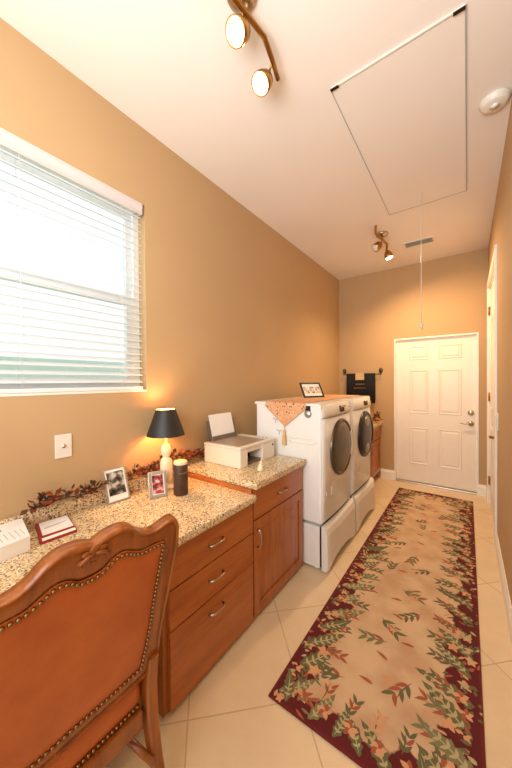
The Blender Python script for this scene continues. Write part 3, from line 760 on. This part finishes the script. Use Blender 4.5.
for sg in (-1, 1):
    y = CY+sg*.238
    leg_tube('leg', [(-.908, y+sg*.003, .50), (-.922, y, .38), (-.915, y+sg*.001, .26), (-.893, y+sg*.006, .13), (-.858, y+sg*.014, .0)], [.024, .027, .026, .023, .020])
    y = CY+sg*.235
    leg_tube('leg', [(-1.33, y, .33), (-1.345, y+sg*.008, .26), (-1.335, y, .16), (-1.315, y, .06), (-1.335, y+sg*.005, .02), (-1.34, y+sg*.005, 0)], [.03, .036, .024, .016, .022, .022])
    m = MB(); m.tube([(-.87, CY+sg*.215, .165), (-1.05, CY+sg*.19, .175), (-1.325, CY+sg*.225, .16)], [.012, .014, .012], 8); m.build('stretcher', 'chairwood', ch)
m = MB(); m.tube([(-1.12, CY-.22, .18), (-1.12, CY, .19), (-1.12, CY+.22, .18)], .012, 8); m.build('stretcher', 'chairwood', ch)
m = MB(); m.box(-1.36, -.925, CY-.21, CY+.21, .275, .332, .008); m.box(-.925, -.905, CY-.205, CY+.205, .268, .33, .006); m.build('seat_frame', 'chairwood', ch)
m = MB(); rings = []
for i, (z, g) in enumerate(((.333, 0), (.36, .006), (.40, .006), (.432, -.008), (.455, -.04), (.466, -.10), (.470, -.2))):
    a, b = -1.37-g, -.925+g*.6; c, d = CY-.212-g, CY+.212+g; r = .03
    ring = []
    for (cx, cy, a0) in ((b-r, d-r, 0), (a+r, d-r, 90), (a+r, c+r, 180), (b-r, c+r, 270)):
        for q in range(0, 91, 18): an = math.radians(a0+q); ring.append((cx+r*math.cos(an), cy+r*math.sin(an), z))
    rings.append(ring)
m.loft(rings, smooth=True); m.build('seat', 'leather', ch)
nails([Vector((t*.01-.2, 0)) for t in range(41)], lambda p: Vector((-.919, CY+p.x, .343))).build('seat_nailhead_trim', 'nail', ch)

# ------------------------------------------------------------------ things on the desk
DZT = .785
lx, ly = -1.555, 1.152
lp = thing('table_lamp', 'small table lamp with black tapered shade and cream column base', 'lamp', (lx, ly, DZT))
m = MB(); m.lathe([(.001, .0005), (.05, .0005), (.052, .012), (.036, .022), (.03, .028), (.026, .04), (.038, .05), (.04, .08), (.038, .17), (.03, .19), (.02, .2), (.032, .22), (.034, .25), (.022, .28), (.008, .29), (.008, .34), (.001, .34)], (lx, ly, DZT), n=24); m.build('base', 'crystal', lp)
s0, s1 = 1.125-DZT, 1.29-DZT
m = MB(); m.lathe([(.118, s0), (.060, s1)], (lx, ly, DZT), n=40); m.build('lamp_shade', 'shade', lp)
m = MB(); m.lathe([(.1155, s0+.001), (.0575, s1-.001)], (lx, ly, DZT), n=40); m.build('shade_lining', 'shadein', lp)
MB().ball((lx, ly, DZT+.40), .022, (1, 1, 1.3), 16).build('bulb', 'bulb_soft', lp)
point('table_lamp_bulb_light', (lx, ly, DZT+.445), 4.2, (1.0, .66, .32), .02)
cx_, cy_ = -1.40, 1.14
cd = thing('pillar_candle', 'dark brown cylindrical jar candle with cream top beside the lamp', 'candle', (cx_, cy_, DZT))
m = MB(); m.lathe([(.001, .0005), (.041, .0005), (.043, .005), (.043, .178), (.041, .182), (.001, .182)], (cx_, cy_, DZT), n=32); m.build('wrap', 'candle', cd)
m = MB(); m.lathe([(.040, .183), (.041, .197), (.034, .202), (.001, .199)], (cx_, cy_, DZT), n=32); m.build('wax', 'wax', cd)
m = MB(); m.tube([(cx_+.0437*math.cos(a), cy_+.0437*math.sin(a), DZT+.135+.004*math.sin(a*25)) for a in [(-1.0+.08*k) for k in range(16)]], .0016, 5); m.build('label_mark', 'gold', cd)

t, mx, W, Hh = easel_frame('photo_frame', 'silver frame with a dark photo leaning on the wall below the window', 'photo frame', (-1.600, .80, .787), (-1.592, .928, .787), (-.05, -.006, .185), .008, .009, 'silver', 'photo1', 'framed photos on the desk')
picture(t, mx, .018, W-.018, .04, Hh-.022, .003, 1, 'photo1')
t, mx, W, Hh = easel_frame('photo_frame', 'small ornate silver frame with a red photo in front of the lamp', 'photo frame', (-1.478, .978, .787), (-1.438, 1.076, .787), (-.045, .018, .142), .010, .018, 'silver', 'photo2', 'framed photos on the desk')
picture(t, mx, .022, W-.022, .022, Hh-.022, .003, 1, 'photo2')
m = MB()
m.box(W*.42, W*.58, -.004, .0, -.70*Hh, 0, 0, mx @ Matrix.Translation((0, -.006, .75*Hh)) @ Matrix.Rotation(-.62, 4, 'X')); m.build('stand', 'silver', t)

# red booklet
def quad_slab(pts, z0, z1, name, mt, par):
    m = MB(); m.prism([(p[0], p[1], z0) for p in pts], (0, 0, z1-z0)); return m.build(name, mt, par)
bk = thing('booklet', 'dark red booklet with a white cover card lying on the desk', 'booklet', (-1.56, .53, DZT))
pts = [(-1.648, .482), (-1.44, .438), (-1.43, .576), (-1.63, .612)]
quad_slab(pts, DZT+.0005, DZT+.012, 'cover', 'red', bk)
def bil(u, v): 
    a, b, c, d = [Vector(p) for p in pts]; p = (a*(1-u)+b*u)*(1-v)+(d*(1-u)+c*u)*v; return (p.x, p.y)
quad_slab([bil(.04, .10), bil(.74, .10), bil(.74, .97), bil(.04, .97)], DZT+.0122, DZT+.0132, 'cover_card', 'paper', bk)
quad_slab([bil(.86, .06), bil(.99, .06), bil(.99, .97), bil(.86, .97)], DZT+.0122, DZT+.0132, 'white_band', 'paper', bk)
quad_slab([bil(.38, .2), bil(.45, .2), bil(.36, .85), bil(.33, .85)], DZT+.0133, DZT+.0137, 'pen_drawing', 'inkgrey', bk)
# white tissue box / carton
bxx = thing('carton', 'white printed carton with blue mark at the left end of the desk', 'box', (-1.53, .33, DZT))
ptb = [(-1.655, .435), (-1.435, .402), (-1.41, .20), (-1.655, .22)]
quad_slab(ptb, DZT+.0005, DZT+.057, 'box_body', 'paper', bxx)
quad_slab([(-1.60, .345), (-1.575, .343), (-1.575, .28), (-1.60, .28)], DZT+.0572, DZT+.0577, 'blue_mark', 'inkblue', bxx)
m = MB()
for k in range(6):
    y = .395-.018*k; m.box(-1.54, -1.47+.008*(k%3), y-.0012, y+.0012, DZT+.0572, DZT+.0577)
m.build('printed_lines', 'inkgrey', bxx)

# garland of dried leaves
def garland(label, path, nl, zb, seed, berries=.35, s_=1.0, xmax=9):
    R = random.Random(seed); g = thing('leaf_garland', label, 'garland', path[len(path)//2])
    m = MB(); pp = []
    for i in range(len(path)-1):
        a, b = Vector(path[i]), Vector(path[i+1])
        for k in range(4): pp.append(a.lerp(b, k/4)+Vector((R.uniform(-.006, .006), R.uniform(-.006, .006), R.uniform(0, .008))))
    pp.append(Vector(path[-1])); m.tube(pp, .0026, 5)
    for i in range(0, len(pp), 2):
        p = pp[i]; m.tube([p, p+Vector((R.uniform(0, .05), R.uniform(-.05, .05), R.uniform(0.005, .05)))], .0014, 4)
    m.build('twigs', 'twig', g)
    m = MB()
    for k in range(nl):
        p = pp[R.randrange(len(pp))]+Vector((R.uniform(-.004, .05), R.uniform(-.03, .03), R.uniform(.0, .05)))*s_
        L = R.uniform(.022, .05)*s_; d = Vector((R.uniform(-.25, 1), R.uniform(-1, 1), R.uniform(-.2, 1))).normalized(); sd_ = d.cross(Vector((R.random(), R.random(), 1))).normalized()
        if p.z < zb+.004: p.z = zb+.004
        q = d*L
        if (p+q).z < zb+.002: q.z = abs(q.z)
        if (p+q).x < XL+.003 or p.x < XL+.003: p.x = XL+.004; q.x = abs(q.x)
        c = p+q*.5
        if max(p.x, (p+q).x) > xmax: dx_ = max(p.x, (p+q).x)-xmax; p.x = max(XL+.003, p.x-dx_); q.x = min(q.x, xmax-p.x); c = p+q*.5
        w1 = sd_*L*.28
        if min((c+w1).z, (c-w1).z) < zb+.001 or min((c+w1).x, (c-w1).x) < XL+.002: w1 = w1*.3
        if R.random() > berries:
            m.mi = 0; n_ = d.cross(sd_)*.0012; m.prism([p, c+w1, p+q, c-w1], n_)
        else: m.mi = 1; n_ = d.cross(sd_)*.0012; m.prism([p, c+w1*1.3, p+q, c-w1*1.3], n_)
    m.build('leaves', ['vineleaf', 'berry'], g)
garland('dark dried leaf garland along the wall behind the booklet', [(-1.645, .46, .87), (-1.64, .52, .88), (-1.645, .60, .872), (-1.64, .70, .87), (-1.645, .76, .872)], 115, .858, 3, .25)
garland('rust berry garland along the wall behind the framed photos', [(-1.645, .95, .87), (-1.645, 1.02, .90), (-1.64, 1.08, .865), (-1.65, 1.15, .90), (-1.65, 1.25, .93), (-1.645, 1.36, .90)], 150, .858, 5, .55, 1.0, -1.612)
garland('rust berry garland on the higher counter beside the printer', [(-1.655, 1.385, .90), (-1.65, 1.43, .88), (-1.65, 1.49, .90), (-1.65, 1.53, .88)], 75, .858, 9, .6, 1.0, -1.625)
garland('dried berry sprig lying on the far corner counter', [(-1.12, 4.35, .86), (-1.08, 4.40, .90), (-1.10, 4.46, .93)], 50, .847, 11, .4, 1.3)

# ------------------------------------------------------------------ printer
pz = .8555
pr = thing('printer', 'off-white all-in-one printer with a paper sheet raised at the back', 'printer', (-1.44, 1.76, pz))
px0, px1, py0, py1, pt = -1.62, -1.265, 1.545, 1.985, .148
m = MB()
m.box(px0, px1-.13, py0, py1, pz, pz+pt-.02, .008)
m.box(px1-.138, px1, py0, py0+.085, pz, pz+pt-.02, .006); m.box(px1-.138, px1, py1-.17, py1, pz, pz+pt-.02, .006); m.box(px1-.138, px1-.006, py0+.08, py1-.165, pz+.096, pz+pt-.021, .003)
m.build('body', 'printer_body', pr)
MB().box(px1-.1295, px1-.124, py0+.086, py1-.171, pz+.001, pz+.095).build('paper_slot', 'printer_dark', pr)
MB().box(px1-.123, px1-.02, py0+.0865, py1-.1715, pz+.001, pz+.02).build('output_tray', 'printer_grey', pr)
MB().box(px0, px1+.004, py0-.003, py1+.003, pz+pt-.019, pz+pt-.002, .006).build('scanner_lid', 'printer_body', pr)
MB().box(px0+.03, px1-.03, py0+.02, py1-.10, pz+pt-.0018, pz+pt+.002, .001).build('lid_panel', 'printer_top', pr)
for k in range(3): MB().lathe([(.007, 0), (.007, .003), (.001, .004)], (px1-.05-k*.035, py1-.045, pz+pt-.002), n=12).build('button', 'printer_grey', pr)
MB().lathe([(.008, 0), (.008, .003), (.001, .004)], (px1, py1-.03, pz+.10), 'X', n=14).build('power_button', 'printer_dark', pr)
mx = Matrix.Translation((px0+.035, 1.575, pz+pt-.002)) @ Matrix.Rotation(math.radians(-14), 4, 'Y')
MB().box(-.008, -.003, 0, .32, 0, .16, 0, mx).build('paper_support', 'printer_grey', pr)
MB().box(.012, .016, .02, .30, 0, .035, 0, mx).build('tray_lip', 'printer_grey', pr)
MB().box(.0, .006, .03, .29, .0, .205, 0, mx).build('paper_sheet', 'paper', pr)
fg = thing('figurine', 'tiny ivory seated figurine in front of the printer', 'figurine', (-1.125, 1.60, .8555))
fx, fy = -1.135, 1.60
m = MB(); m.lathe([(.001, 0), (.02, 0), (.022, .008), (.019, .02), (.015, .034), (.009, .044), (.001, .047)], (fx, fy, .8555), n=16); m.build('body', 'ceramic', fg)
m = MB(); m.ball((fx+.002, fy+.004, .909), .011, (1, 1, 1.15), 12); m.ball((fx+.002, fy+.01, .923), .004, (.8, .8, 1.8), 8); m.build('head', 'ceramic', fg)
